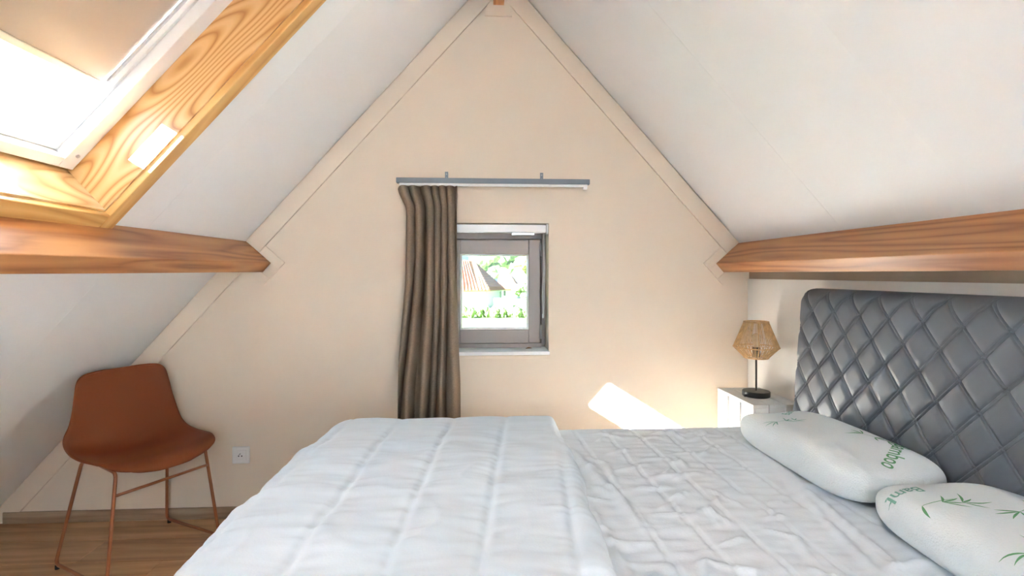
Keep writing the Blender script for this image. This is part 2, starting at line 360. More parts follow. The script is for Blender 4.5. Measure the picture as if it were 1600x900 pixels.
# ------------------------------------------------------------------ skylight
Y0, Y1, Q0, Q1 = SK_F
def mk_sky(name, P, S, label, detail=True, gr=None):
    Y0, Y1, Q0, Q1 = S
    r = thing(name, label, kind='structure', loc=P((Y0+Y1)/2, Q1, 0))
    DF = 0.145
    t = 0.016
    # veneered lining (far, near, bottom, top); bottom lining slightly splayed
    def lin(nm, a, b, c, d, mat):
        obj(nm, slab(P, a, b, c, d, -0.004, DF+0.11), mat, r)
    lin('lining_board', Y1, Y1+t, Q0-t, Q1+t, 'veneer'); lin('lining_board', Y0-t, Y0, Q0-t, Q1+t, 'veneer')
    bm = hexa(bmesh.new(), [P(y, q + (0 if d < 0.1 else sp), d) for y in (Y0, Y1) for q, sp in ((Q1, -0.025), (Q1+t, -0.025)) for d in (-0.004, DF+0.11)])
    obj('lining_board', bm, 'veneer_b', r)
    lin('lining_board', Y0, Y1, Q0-t, Q0, 'veneer_b')
    # solid casing round the room side
    cw = 0.055; g = 0.006; d0, d1 = -0.024, 0.0
    obj('casing_board', slab(P, Y1+g, Y1+g+cw, Q0-cw, Q1+g+cw, d0, d1), 'casing_s', r, bevel=0.003)
    obj('casing_board', slab(P, Y0-g-cw, Y0-g, Q0-cw, Q1+g+cw, d0, d1), 'casing_s', r, bevel=0.003)
    obj('casing_board', slab(P, Y0-g, Y1+g, Q1+g, Q1+g+cw, d0+0.0005, d1), 'casing', r, bevel=0.003)
    obj('casing_board', slab(P, Y0-g, Y1+g, Q0-g-cw, Q0-g, d0+0.0005, d1), 'casing', r, bevel=0.003)
    # outer white frame, one strip per side
    qb = Q1-0.025; fs, fb_ = 0.055, 0.033
    def ring(nm, y0, y1, q0, q1, ws, wb, da, db, mat, bev=0.002):
        for k_ in ((y1-ws, y1, q0, q1), (y0, y0+ws, q0, q1), (y0+ws, y1-ws, q1-wb, q1), (y0+ws, y1-ws, q0, q0+wb)):
            obj(nm, slab(P, *k_, da, db), mat, r, bevel=bev)
    ring('frame_rail', Y0, Y1, Q0, qb, fs, fb_, DF, DF+0.12, 'white')
    ring('sash_rail', Y0+fs+0.002, Y1-fs-0.002, Q0+fb_+0.002, qb-fb_-0.002, 0.012, 0.034, DF+0.032, DF+0.115, 'white_m')
    ring('glazing_bead', Y0+fs+0.0145, Y1-fs-0.0145, Q0+fb_+0.0365, qb-fb_-0.0365, 0.010, 0.030, DF+0.070, DF+0.100, 'white', 0.003)
    obj('pane', slab(P, Y0+fs+0.02, Y1-fs-0.02, Q0+fb_+0.045, qb-fb_-0.045, DF+0.086, DF+0.090), 'glass', r)
    if detail:
        c = P(Y1-0.026, qb-0.050, DF)
        nrm = (P(0, 0, -1)-P(0, 0, 0)).normalized()
        obj('cover_cap', tube([c, c+nrm*0.004], 0.0055, n=14), 'alu', r)
    return r
mk_sky('window_1', PL, SK_F, 'white roof window in a pine lined skylight shaft')


# roller blind of the visible skylight
bl = thing('roller_blind', 'beige grey roller blind half drawn over the skylight', 'blind', loc=PL(1.29, Q0, 0.12))
fa, fb = Y0+0.0705, Y1-0.0705
QB = 1.530
obj('fabric', slab(PL, fa+0.008, fb-0.008, Q0+0.03, QB, 0.200, 0.2015), 'blind', bl)
obj('bottom_bar', slab(PL, fa+0.010, fb-0.010, QB-0.003, QB+0.016, 0.194, 0.206), 'blindbar', bl, bevel=0.003)
for yy in (fa+0.0005, fb-0.0095): obj('bar_end_cap', slab(PL, yy, yy+0.009, QB-0.004, QB+0.017, 0.193, 0.207), 'alu', bl, bevel=0.001)
for yy in (fa-0.0005, fb-0.0065): obj('side_rail', slab(PL, yy, yy+0.007, Q0+0.03, QB-0.01, 0.190, 0.1995), 'alu', bl, bevel=0.001)
obj('headbox', slab(PL, fa, fb, Q0+0.035, Q0+0.08, 0.15, 0.199), 'white_m', bl, bevel=0.004)

# ------------------------------------------------------------------ gable window
wn = thing('window_2', 'small taupe framed window in the gable wall', kind='structure', loc=(0.066, D+0.15, WZ0))
FY = D+0.145
def wbox(nm, x0, x1, y0, y1, z0, z1, mat, par=wn, bev=0.002, seg=2): return obj(nm, box(x0, x1, y0, y1, z0, z1), mat, par, bevel=bev, seg=seg)
fz0, fz1 = 0.822, WZ1
wbox('frame_rail', WX0, WX0+0.030, FY, FY+0.07, fz0, fz1, 'taupe'); wbox('frame_rail', WX1-0.022, WX1, FY, FY+0.07, fz0, fz1, 'taupe')
wbox('frame_rail', WX0+.03, WX1-.022, FY, FY+0.07, fz1-0.07, fz1, 'taupe'); wbox('frame_rail', WX0+.03, WX1-.022, FY, FY+0.07, fz0-.02, fz0+0.008, 'taupe')
sx0, sx1, sz0, sz1 = WX0+0.033, WX1-0.030, 0.834, 1.383
gx0, gx1, gz0, gz1 = -0.119, 0.246, 0.905, 1.307
SY = FY-0.018
wbox('sash_rail', sx0, gx0, SY, SY+0.06, sz0, sz1, 'taupe', bev=0.004); wbox('sash_rail', gx1, sx1, SY, SY+0.06, sz0, sz1, 'taupe', bev=0.004)
wbox('sash_rail', gx0, gx1, SY, SY+0.06, gz1, sz1, 'taupe', bev=0.004); wbox('sash_rail', gx0, gx1, SY, SY+0.06, sz0, gz0, 'taupe', bev=0.004)
b2 = 0.010
ys0, ys1 = SY+0.0605, FY+0.09
wbox('frame_stop', WX0, gx0-0.02, ys0, ys1, fz0-.02, fz1, 'taupe'); wbox('frame_stop', gx1+0.02, WX1, ys0, ys1, fz0-.02, fz1, 'taupe')
wbox('frame_stop', gx0-0.02, gx1+0.02, ys0, ys1, gz1+0.02, fz1, 'taupe'); wbox('frame_stop', gx0-0.02, gx1+0.02, ys0, ys1, fz0-.02, gz0-0.02, 'taupe')
wbox('glazing_bead', gx0, gx0+b2, SY+0.012, SY+0.045, gz0, gz1, 'white_m'); wbox('glazing_bead', gx1-b2, gx1, SY+0.012, SY+0.045, gz0, gz1, 'white_m')
wbox('glazing_bead', gx0+b2, gx1-b2, SY+0.012, SY+0.045, gz1-b2, gz1, 'white_m'); wbox('glazing_bead', gx0+b2, gx1-b2, SY+0.012, SY+0.045, gz0, gz0+b2, 'white_m')
wbox('pane', gx0+0.002, gx1-0.002, SY+0.028, SY+0.032, gz0+.002, gz1-.002, 'tint', bev=0)
for hz in (0.895, 1.335):
    h = obj('hinge', tube([(sx1+0.003, SY-0.006, hz-0.040), (sx1+0.003, SY-0.006, hz+0.036)], 0.0065, n=12), 'steel', wn, smooth=True)
    obj('hinge_plate', box(sx1-0.004, sx1+0.010, SY-0.003, SY+0.004, hz-0.034, hz+0.034), 'steel', h)
wbox('sill', WX0-0.004, WX1+0.004, D-0.012, FY+0.03, 0.790, 0.808, 'white', bev=0.003)
wbox('sill_lip', WX0-0.008, WX1+0.006, D-0.013, D-0.0005, 0.774, 0.7895, 'wall', bev=0.002)
bl2 = thing('roller_blind', 'white roller blind cassette with pull cord inside the small window', 'blind', loc=(0.066, D+0.04, 1.41))
obj('cassette', box(WX0+0.003, WX1-0.012, D+0.02, D+0.062, 1.413, 1.455), 'white', bl2, bevel=0.004)
obj('end_bracket', box(WX1-0.0115, WX1-0.001, D+0.012, D+0.066, 1.406, 1.457), 'white_m', bl2, bevel=0.002)
obj('bottom_tab', box(0.150, 0.265, D+0.022, D+0.034, 1.401, 1.4128), 'alu', bl2, bevel=0.001)
for dx in (0, 0.010): obj('pull_cord', tube([(WX1-0.020+dx*0.6, D+0.06, 1.41), (WX1-0.018+dx*.5, D+0.062, 1.25), (WX1-0.024+dx*.8, D+0.062, 1.10), (WX1-0.022+dx*.3, D+0.062, 0.992)], 0.0012, n=6), 'white', bl2)
obj('cord_tassel', lathe([(0.0005, 0.012), (0.004, 0.006), (0.005, -0.008), (0.003, -0.014), (0.0005, -0.015)], (WX1-0.022, D+0.062, 0.985), 10), 'white', bl2, smooth=True)
# a dried leaf on the sill
tag(obj('dry_leaf', grid(lambda u, v: (0.225+0.035*u, D+0.09+0.012*math.sin(PI*u)*(v*2-1), 0.8085+0.004*abs(2*v-1)*math.sin(PI*u)+0.003*u), 8, 4), plain('dry_leaf_brown', (0.28, 0.13, 0.06), .9)), 'small dry brown leaf on the white window sill', 'leaf')
bpy.data.objects['dry_leaf'].modifiers.new('thick', 'SOLIDIFY').thickness = 0.0008

rw = thing('fill_window', 'unseen window added for the fill light in the rear gable', kind='structure', loc=((RW[0]+RW[1])/2, YB-0.1, RW[2]))  # added frame and pane around the rear fill light
for x0, x1, z0, z1 in ((RW[0], RW[0]+.06, RW[2], RW[3]), (RW[1]-.06, RW[1], RW[2], RW[3]), (RW[0]+.06, RW[1]-.06, RW[2], RW[2]+.06), (RW[0]+.06, RW[1]-.06, RW[3]-.06, RW[3])):
    obj('frame_rail', box(x0, x1, YB-0.13, YB-0.08, z0, z1), 'taupe', rw)
obj('pane', box(RW[0]+.06, RW[1]-.06, YB-0.107, YB-0.103, RW[2]+.06, RW[3]-.06), 'glass', rw)

# ------------------------------------------------------------------ curtain rail and curtain
rl = thing('curtain_rail', 'short grey curtain rail with white track above the window', 'curtain rail', loc=(0.06, D-0.07, 1.65))
obj('fascia', box(-0.420, 0.532, D-0.082, D-0.048, 1.646, 1.671), 'rail', rl, bevel=0.002)
obj('track', box(-0.405, 0.522, D-0.076, D-0.054, 1.634, 1.6458), 'white_m', rl, bevel=0.002)
obj('end_stop', box(0.500, 0.520, D-0.079, D-0.058, 1.622, 1.6345), 'white', rl, bevel=0.003)
for bx in (-0.181, 0.300):
    k = obj('bracket', box(bx-0.008, bx+0.008, D-0.004, D, 1.66, 1.716), 'rail', rl, bevel=0.001)
    obj('bracket_arm', box(bx-0.008, bx+0.008, D-0.05, D-0.0041, 1.668, 1.673), 'rail', k)
    for sz in (1.683, 1.704): obj('screw', tube([(bx, D-0.0042, sz), (bx, D-0.006, sz)], 0.0036, n=10), 'steel', k)

def curtain():
    folds = 6.5; zt, zb = 1.633, 0.03
    def fn(u, v):
        z = zt + (zb-zt)*v
        s = v*(zt-zb)                        # metres down
        xl = -0.405 + 0.030*sstep(0, .12, s) - 0.052*sstep(.35, 1.25, s)
        if s < 0.10: xl += -0.012*(1-s/0.10)
        xr = -0.116 - 0.004*sstep(.5, 1.2, s)
        uu = u + 0.018*math.sin(5*u+2.3*v) + 0.010*noise.noise((u*6, v*2.2, 3.1))
        x = xl + (xr-xl)*uu
        env = 0.6 + 0.4*sstep(0.0, 0.12, s)
        lo = sstep(.15, 1.3, s)
        ph = 2*PI*(folds*uu + 0.25*math.sin(uu*7.3+1.1) + lo*(0.55*math.sin(uu*3.9+0.6) + 0.22*math.sin(uu*9.1+v*2.2))) + 0.8*noise.noise((u*5, v*1.9, 9))
        w = 0.85*math.sin(ph) + 0.25*math.sin(2*ph+0.7)*lo + 0.15*math.sin(ph*0.5+1.0)
        a = 0.044*max(0.35, 1+0.8*(0.25+0.75*lo)*noise.noise((u*6.5+2, v*1.1, 4)))*env
        pinch = math.exp(-((s-0.085)/0.03)**2)
        broad = lo*(0.020*math.sin(u*11.5+0.9) + 0.022*noise.noise((u*5, v*1.4, 7.7)))
        y = D-0.064 + a*w*(1-0.4*pinch) + broad
        x += 0.007*math.cos(ph)*env*(1+0.4*noise.noise((u*9, v*1.3, 1.2)))
        zz = z - (0.014*(1-u/0.09)**2 if u < 0.09 and s < 0.12 else 0)*(1-s/0.12 if s < .12 else 0)
        return (x, min(y, D-0.008), zz)
    o = obj('curtain', grid(fn, 300, 80), 'curtain', loc=(-0.27, D-0.066, 0.03), smooth=True)
    md = o.modifiers.new('thick', 'SOLIDIFY'); md.thickness = 0.003
    return o
tag(curtain(), 'taupe pleated curtain drawn to the left of the small window', 'curtain')

# ------------------------------------------------------------------ wall socket
sx, sz = -1.187, 0.310
sk = thing('wall_socket', 'white square wall socket low on the gable wall', 'socket', loc=(sx, D, sz))
obj('plate', box(sx-0.042, sx+0.042, D-0.010, D, sz-0.042, sz+0.042), 'socket', sk, bevel=0.006, seg=3)
obj('insert', box(sx-0.027, sx+0.027, D-0.015, D-0.0095, sz-0.027, sz+0.027), 'socket', sk, bevel=0.003)
bm = bmesh.new(); n = 28
for j in range(n):
    a0, a1 = 2*PI*j/n, 2*PI*(j+1)/n
    q = [bm.verts.new((sx+r*math.cos(a), D-y, sz+r*math.sin(a))) for a in (a0, a1) for r, y in ((0.0225, 0.0152), (0.0195, 0.0172), (0.018, 0.0152))]
    for k in range(2): bm.faces.new((q[k], q[k+1], q[k+4], q[k+3]))
obj('round_rim', bm, 'socket', sk, smooth=True)
for dx, dz in ((-0.0075, -0.002), (0.0075, -0.002)): obj('pin_hole', tube([(sx+dx, D-0.0150, sz+dz), (sx+dx, D-0.0156, sz+dz)], 0.0034, n=10), 'black', sk)
obj('earth_pin', tube([(sx, D-0.015, sz+0.009), (sx, D-0.026, sz+0.009)], 0.0026, n=10), 'steel', sk)

# ------------------------------------------------------------------ rust chair
CH = Vector((-1.470, 2.348, 0)); FD = Vector((0.873, -0.487, 0)).normalized(); WD = Vector((0.487, 0.873, 0)).normalized()
def cp(f, w, z): return CH + FD*f + WD*w + Vector((0, 0, z))
ch = thing('chair', 'rust brown moulded shell chair with thin copper sled legs', 'chair', loc=CH)
ST = [(.245, .418, .085), (.244, .427, .128), (.237, .439, .168), (.212, .449, .202), (.165, .453, .220), (.09, .449, .231), (.01, .446, .235), (-.055, .452, .236), (-.098, .475, .235), (-.120, .515, .229), (-.132, .57, .215), (-.140, .635, .200), (-.148, .70, .189), (-.154, .742, .181), (-.157, .766, .170), (-.1585, .780, .148), (-.159, .786, .110)]
def shell(u, v):
    s = u*(len(ST)-1); i = min(int(s), len(ST)-2); tt = s-i
    p = [ST[max(0, min(len(ST)-1, i+k))] for k in (-1, 0, 1, 2)]
    f, z, hw = [0.5*((2*b)+(-a+c)*tt+(2*a-5*b+4*c-d)*tt*tt+(-a+3*b-3*c+d)*tt**3) for a, b, c, d in zip(*p)]
    w = (2*v-1); e2 = abs(w)**2.4
    back = sstep(.46, .60, z) if f < -.03 else 0
    mid = math.exp(-((s-8)/2.2)**2)
    fr = sstep(.12, .245, f)
    return cp(f + 0.030*e2*back - 0.018*e2*fr, w*hw, z + 0.020*e2*(1-back)*(1-fr) + 0.018*mid*e2 - 0.004*(1-e2)*(1-back))
o = obj('seat_shell', grid(shell, 64, 28), 'shell_ch', ch, smooth=True)
md = o.modifiers.new('thick', 'SOLIDIFY'); md.thickness = 0.007; md.offset = 0
o.modifiers.new('bevel', 'BEVEL').width = 0.0022
R_ = 0.0068
for s in (-1, 1):
    rear = [cp(-.095, s*.17, .432), cp(-.190, s*.222, .018)]
    pts = bend([cp(.02, s*.165, .434), cp(-.100, s*.170, .434), cp(-.190, s*.221, .016), cp(0, s*.224, .016), cp(.190, s*.226, .016), cp(.160, s*.178, .430), cp(.02, s*.165, .434)], 0.026)
    lg = obj('sled_leg', tube(pts, R_, n=12), 'leg_ch', ch, smooth=True)
    for f in (-.172, .172): obj('foot_pad', tube([cp(f, s*.2225, 0.0), cp(f, s*.2225, .016)], 0.0085, n=12), 'rubber', lg)
obj('stretcher', tube([cp(.168, -.186, .345), cp(.168, .186, .345)], 0.0058, n=12), 'leg_ch', ch, smooth=True)
for f in (-.06, .12): obj('seat_support', tube([cp(f, -.168, .436), cp(f, .168, .436)], 0.0058, n=10), 'leg_ch', ch, smooth=True)

# ------------------------------------------------------------------ bed: frame + headboard
ZM = 0.585                               # top of the mattress
BY0, BY1 = 0.30, 2.09; BX0, BX1 = -0.555, 1.245
bed = thing('bed', 'double bed with a charcoal diamond quilted headboard', 'bed', loc=(0.35, 1.27, 0))
def hx(z): return 1.280 + 0.078*(z-0.84)
UY, UZ = 0.065, 0.0725                   # half diagonals of a diamond
def quilt(Y, z):
    a = (-(Y-2.066)/UY + (z-0.840)/UZ)/2; b = (-(Y-2.066)/UY - (z-0.840)/UZ)/2     # lattice coordinates
    h = 0
    da = abs(a-round(a))*0.0968; db = abs(b-round(b))*0.0968                      # metres to the nearest seam
    puff = min(1, max(0, da-0.004)/0.022)*min(1, max(0, db-0.004)/0.022); puff = puff*(2-puff)
    h += 0.006*puff
    for d in (da, db):
        h -= 0.0048*math.exp(-((d-0.0050)/0.0017)**2)                             # the two stitched grooves
        h += 0.0018*math.exp(-(d/0.0030)**2)
    return h
ZT = 1.143
def hb(u, v):
    u2 = 0.36*u/0.12 if u < 0.12 else 0.36+(1-0.36)*(u-0.12)/0.88; v2 = 0.36*v/0.1 if v < 0.1 else 0.36+0.64*(v-0.1)/0.9
    Y = BY0-0.005 + (BY1+0.002-(BY0-0.005))*u2; z = 0.22 + (ZT-0.22)*v2
    ey = min(Y-(BY0-0.005), BY1+0.002-Y); ez = ZT-z
    roll = 0.0
    for e_, r_ in ((ey, 0.03), (ez, 0.06)):
        if e_ < r_: roll += 0.045*(1-math.sqrt(max(0, 1-(1-e_/r_)**2)))
    fade = sstep(0, 0.03, min(ey, ez))
    # rounded upper corners
    rc = 0.05
    if ey < rc and ez < rc:
        dx, dz = rc-ey, rc-ez; l = math.hypot(dx, dz)
        if l > rc:
            k = rc/l; dx2, dz2 = dx*k, dz*k; z = ZT-rc+dz2
            Y = (BY1+0.002-rc+dx2) if Y > 1 else (BY0-0.005+rc-dx2); roll = 0.045*min(1, 0.9)
    return (hx(z) + min(roll, 0.05) - quilt(Y, z)*fade, Y, z)
def hb_back():
    bm = grid(hb, 600, 330)
    # close at the back
    ed = [e for e in bm.edges if e.is_boundary]
    g = bmesh.ops.extrude_edge_only(bm, edges=ed)['geom']
    for v in [x for x in g if isinstance(x, bmesh.types.BMVert)]: v.co.x = 1.362
    ed = [e for e in bm.edges if e.is_boundary]; bmesh.ops.edgeloop_fill(bm, edges=ed)
    return bm
obj('headboard', hb_back(), 'leather', bed, smooth=True, label='charcoal leatherette headboard with diamond quilting')
obj('side_rail', box(BX0+0.03, BX1-0.01, BY0+0.01, BY0+0.06, 0.12, 0.33), 'leather', bed, bevel=0.01)
obj('side_rail', box(BX0+0.03, BX1-0.01, BY1-0.06, BY1-0.01, 0.12, 0.33), 'leather', bed, bevel=0.01)
obj('foot_rail', box(BX0, BX0+0.05, BY0+0.01, BY1-0.01, 0.12, 0.33), 'leather', bed, bevel=0.01)
obj('slat_base', box(BX0+0.05, BX1-0.01, BY0+0.06, BY1-0.06, 0.30, 0.33), 'crate', bed)
for x in (BX0+0.03, BX1-0.09):
    for y in (BY0+0.03, BY1-0.09): obj('leg', box(x, x+0.05, y, y+0.05, 0, 0.12), 'black', bed, bevel=0.004)

def drape(x0, x1, y0, y1, top, r, drop, wr, nx, ny, zmin=None, edges=('x0', 'x1', 'y0', 'y1'), rx1=None):
    """sheet laid on a rounded box: flat coordinates beyond the edge wrap round it and hang"""
    ext = r*PI/2 + drop
    def fn(u, v):
        a = x0+r-ext + (x1-x0-2*r+2*ext)*u; b = y0+r-ext + (y1-y0-2*r+2*ext)*v
        ca = min(max(a, x0+r), x1-r); cb = min(max(b, y0+r), y1-r)
        ea, eb = a-ca, b-cb; e_ = math.hypot(ea, eb)
        n = Vector((0, 0, 1)); p = Vector((ca, cb, top))
        if e_ > 1e-9:
            d = Vector((ea/e_, eb/e_, 0)); m = max(abs(ea), abs(eb)); 
            th = min(m/r, PI/2); dn = max(0, m - r*PI/2)
            p += d*r*math.sin(th); p.z -= r*(1-math.cos(th)) + dn
            n = d*math.sin(th) + Vector((0, 0, 1))*math.cos(th)
        return p + n*wr(a, b, e_)
    return grid(fn, nx, ny)

bm = box(BX0+0.01, BX1-0.012, BY0+0.02, BY1-0.02, 0.332, ZM-0.024)
tag(obj('mattress', bm, 'matt', loc=(0.35, 1.27, 0.332), bevel=0.03, seg=3), 'thick pale mattress lying under the white cover on the bed', 'mattress')
def ridge(x, y, ax, ay, bx, by, w, h):
    """a raised fold from a to b"""
    dx, dy = bx-ax, by-ay; l2 = dx*dx+dy*dy; t = ((x-ax)*dx+(y-ay)*dy)/l2
    if t < -0.15 or t > 1.15: return 0
    px, py = ax+t*dx, ay+t*dy; d = math.hypot(x-px, y-py) if 0 <= t <= 1 else math.hypot(x-px, y-py)
    return h*math.exp(-(d/w)**2)*sstep(-.15, .25, t)*(1-sstep(.75, 1.15, t))
rnd = random.Random(11)
CR = []
for i in range(70):
    x = rnd.uniform(.22, 1.0); y = rnd.uniform(.95, 2.0); a = rnd.choice([rnd.gauss(0.25, .35), rnd.gauss(1.6, .45)]); l = rnd.uniform(.04, .16)
    CR.append((x, y, x+l*math.cos(a), y+l*math.sin(a), rnd.uniform(.006, .012), rnd.uniform(.004, .0095)))
BIG = [(.93, 1.62, .86, 1.02, .016, .014), (.90, 1.50, .80, .98, .012, .009), (.955, 1.80, .93, 1.45, .012, .012), (.30, 1.86, .40, 1.22, .018, .012), (.27, 1.45, .30, .98, .014, .010)]
def cover_wr(a, b, e_):
    h = 0.0036*fbm(a*9, b*26, 1.0) + 0.0035*fbm(a*4, b*5, 5.0, 2)
    s = (a+0.05*b)/0.115; d = abs(s-round(s))*0.115; h -= 0.0045*math.exp(-(d/0.004)**2)
    s = b/0.115; d = abs(s-round(s))*0.115; h -= 0.0005*math.exp(-(d/0.004)**2)
    if 0.15 < a < 1.1 and 0.85 < b < 2.05:
        for c in CR:
            if abs(a-c[0]) < .3 and abs(b-c[1]) < .3: h += ridge(a, b, *c)
        for c in BIG: h += ridge(a, b, *c)
    k = sstep(0.0, 0.10, BY1-b) if b < BY1 else 0
    return 0.004 + h*(0.25+0.75*k)
o = obj('mattress_cover', drape(BX0+0.002, BX1-0.004, BY0+0.012, BY1-0.005, ZM-0.004, 0.03, 0.16, cover_wr, 300, 300), 'sheet', loc=(0.35, 1.27, 0.40), smooth=True)
o.modifiers.new('thick', 'SOLIDIFY').thickness = 0.003
tag(o, 'crumpled white quilted mattress cover beside the folded duvet', 'mattress cover')

# duvet, folded back over the foot half
def duvet_wr(a, b, e_):
    k = a - 0.045*(b-1.5)
    h = 0
    s = (k-0.045)/0.193; d = (s-round(s))*0.193
    seam = math.exp(-(d/0.011)**2)
    far = 0.35+0.65*sstep(0, 0.25, 2.08-b)
    h -= 0.006*seam*far
    puff = math.cos(PI*d/0.193)
    pk = math.exp(-(abs(d)/0.055)**2)
    w = fbm(a*5+3, b*23, 2.0) ; h += 0.0062*w*(0.30+0.70*pk)*far
    h += 0.009*fbm(a*3.2, b*4.6+a*2, 8.0, 2)*far
    h += 0.008*(1-abs(noise.noise((a*3+b*2.2, b*5-a*3, 4.4)))*2.5)*far
    h += 0.005*abs(math.sin(PI*d/0.193))**0.6*far
    # softly raised middle, lower at the far rim
    h += 0.022*sstep(0, 0.5, 2.10-b)
    return h
DX0, DX1, DY0, DY1 = BX0-0.022, 0.262, BY0-0.03, BY1+0.035
def duvet_fn():
    r = 0.055; top = ZM+0.048
    drops = {'x0': 0.30, 'x1': 0.0, 'y': 0.26}
    def fn(u, v):
        rx = r
        a0 = DX0+r-(r*PI/2+drops['x0']); a1 = DX1-0.028+0.028*PI/2+0.026
        a = a0+(a1-a0)*u
        b0 = DY0+r-(r*PI/2+drops['y']); b1 = DY1-r+(r*PI/2+drops['y']); b = b0+(b1-b0)*v
        skew = 0.055*(b-1.5) if True else 0
        if a > 0:
            ca = min(a, DX1-0.028); cb = min(max(b, DY0+r), DY1-r); ea, eb = a-ca, b-cb
            tx = min(ea/0.028, PI/2); dx = max(0, ea-0.028*PI/2); ty = min(abs(eb)/r, PI/2); dy = max(0, abs(eb)-r*PI/2); sg = 1 if eb > 0 else -1
            p = Vector((ca+0.028*math.sin(tx), cb+sg*(r*math.sin(ty)+0.06*dy), top-0.028*(1-math.cos(tx))-dx-r*(1-math.cos(ty))-dy))
            n = Vector((math.sin(tx)*math.cos(ty), sg*math.sin(ty)*math.cos(tx), math.cos(tx)*math.cos(ty))); n = n.normalized() if n.length > 1e-3 else Vector((.7, sg*.7, 0))
            e_ = math.hypot(ea, eb)
        else:
            ca = max(a, DX0+0.11); cb = min(max(b, DY0+0.11), DY1-0.11); ea, eb = a-ca, b-cb
            e_ = math.hypot(ea, eb); p = Vector((ca, cb, top)); n = Vector((0, 0, 1))
            if e_ > 1e-9:
                d = Vector((ea/e_, eb/e_, 0)); m = max(abs(ea), abs(eb)); flat = 0.11-r
                hor = min(m, flat); m2 = m-hor; th = min(m2/r, PI/2); dn = max(0, m2-r*PI/2)
                p += d*(hor + r*math.sin(th) + 0.06*dn); p.z -= r*(1-math.cos(th)) + dn
                n = d*math.sin(th)+Vector((0, 0, 1))*math.cos(th)
        q = p + n*duvet_wr(a, b, e_)
        q.x += 0.055*(q.y-1.62)*sstep(-.35, .2, q.x)
        return q
    return grid(fn, 200, 360)
o = obj('duvet', duvet_fn(), 'duvet', loc=(-0.15, 1.27, 0.3), smooth=True)
o.modifiers.new('thick', 'SOLIDIFY').thickness = 0.008
tag(o, 'puffy white quilted duvet folded back over the foot of the bed', 'duvet')

# ------------------------------------------------------------------ pillows
def pillow(label, cx, cy, rot, hl, hw, hh, tilt):
    root_z = ZM
    def sp(c, e_): return math.copysign(abs(c)**e_, c)
    Rm = Matrix.Rotation(rot, 4, 'Z') @ Matrix.Rotation(tilt, 4, 'Y')
    bm = bmesh.new(); nu, nv = 96, 48
    rows_ = []
    for j in range(nv+1):
        ph = -PI/2 + PI*j/nv; row = []
        for i in range(nu):
            th = 2*PI*i/nu
            cphi = sp(math.cos(ph), 0.34); z = sp(math.sin(ph), 0.70)
            x = hw*cphi*sp(math.cos(th), 0.46); y = hl*cphi*sp(math.sin(th), 0.34)
            hloc = hh*(1 - 0.10*math.exp(-(x/(hw*0.35))**2))*(1-0.10*(y/hl)**2)
            zz = z*hloc
            if zz < 0: zz = max(zz, -hh*0.92)
            p = Rm @ Vector((x, y, zz)) + Vector((cx, cy, root_z+hh*0.97))
            p += Vector((0, 0, 0.0025*fbm(p.x*9, p.y*9, 3, 2)*(1 if zz > 0 else 0)))
            row.append(p)
        rows_.append(row)
    V = [[bm.verts.new(p) for p in r] for r in rows_[1:-1]]
    a = bm.verts.new(rows_[0][0]); b = bm.verts.new(rows_[-1][0])
    for A, B in zip(V, V[1:]):
        for i in range(nu): bm.faces.new((A[i], A[(i+1) % nu], B[(i+1) % nu], B[i]))
    for i in range(nu): bm.faces.new((a, V[0][(i+1) % nu], V[0][i])); bm.faces.new((b, V[-1][i], V[-1][(i+1) % nu]))
    bmesh.ops.recalc_face_normals(bm, faces=bm.faces)
    tree = BVHTree.FromBMesh(bm)
    th = thing('pillow', label, 'pillow', loc=(cx, cy, ZM), group='bamboo print foam pillows')
    obj('pillow_body', bm, 'pillow', th, smooth=True)
    return th, tree
def stick(tree, x, y, lift=0.0007):
    h = tree.ray_cast(Vector((x, y, 1.5)), Vector((0, 0, -1)))
    return (h[0] + h[1]*lift) if h[0] else None
def print_text(th, tree, s, x, y, ang, size, mat, shear=0.25):
    cu = bpy.data.curves.new('txt', 'FONT'); cu.body = s; cu.size = size; cu.shear = shear; cu.resolution_u = 3; cu.offset = size*0.008
    ob = bpy.data.objects.new('txt', cu); C.objects.link(ob)
    dg = bpy.context.evaluated_depsgraph_get(); me = ob.evaluated_get(dg).to_mesh()
    bm = bmesh.new(); bm.from_mesh(me); ob.evaluated_get(dg).to_mesh_clear(); bpy.data.objects.remove(ob); bpy.data.curves.remove(cu)
    bmesh.ops.triangulate(bm, faces=bm.faces)
    for _ in range(2): bmesh.ops.subdivide_edges(bm, edges=[e for e in bm.edges if e.calc_length() > size*0.22], cuts=1)
    bmesh.ops.triangulate(bm, faces=bm.faces)
    ca, sa = math.cos(ang), math.sin(ang); bad = []
    for v in bm.verts:
        p = stick(tree, x+v.co.x*ca-v.co.y*sa, y+v.co.x*sa+v.co.y*ca)
        if p is None: bad.append(v)
        else: v.co = p
    bmesh.ops.delete(bm, geom=bad, context='VERTS')
    if bm.faces: obj('printed_text', bm, mat, th)
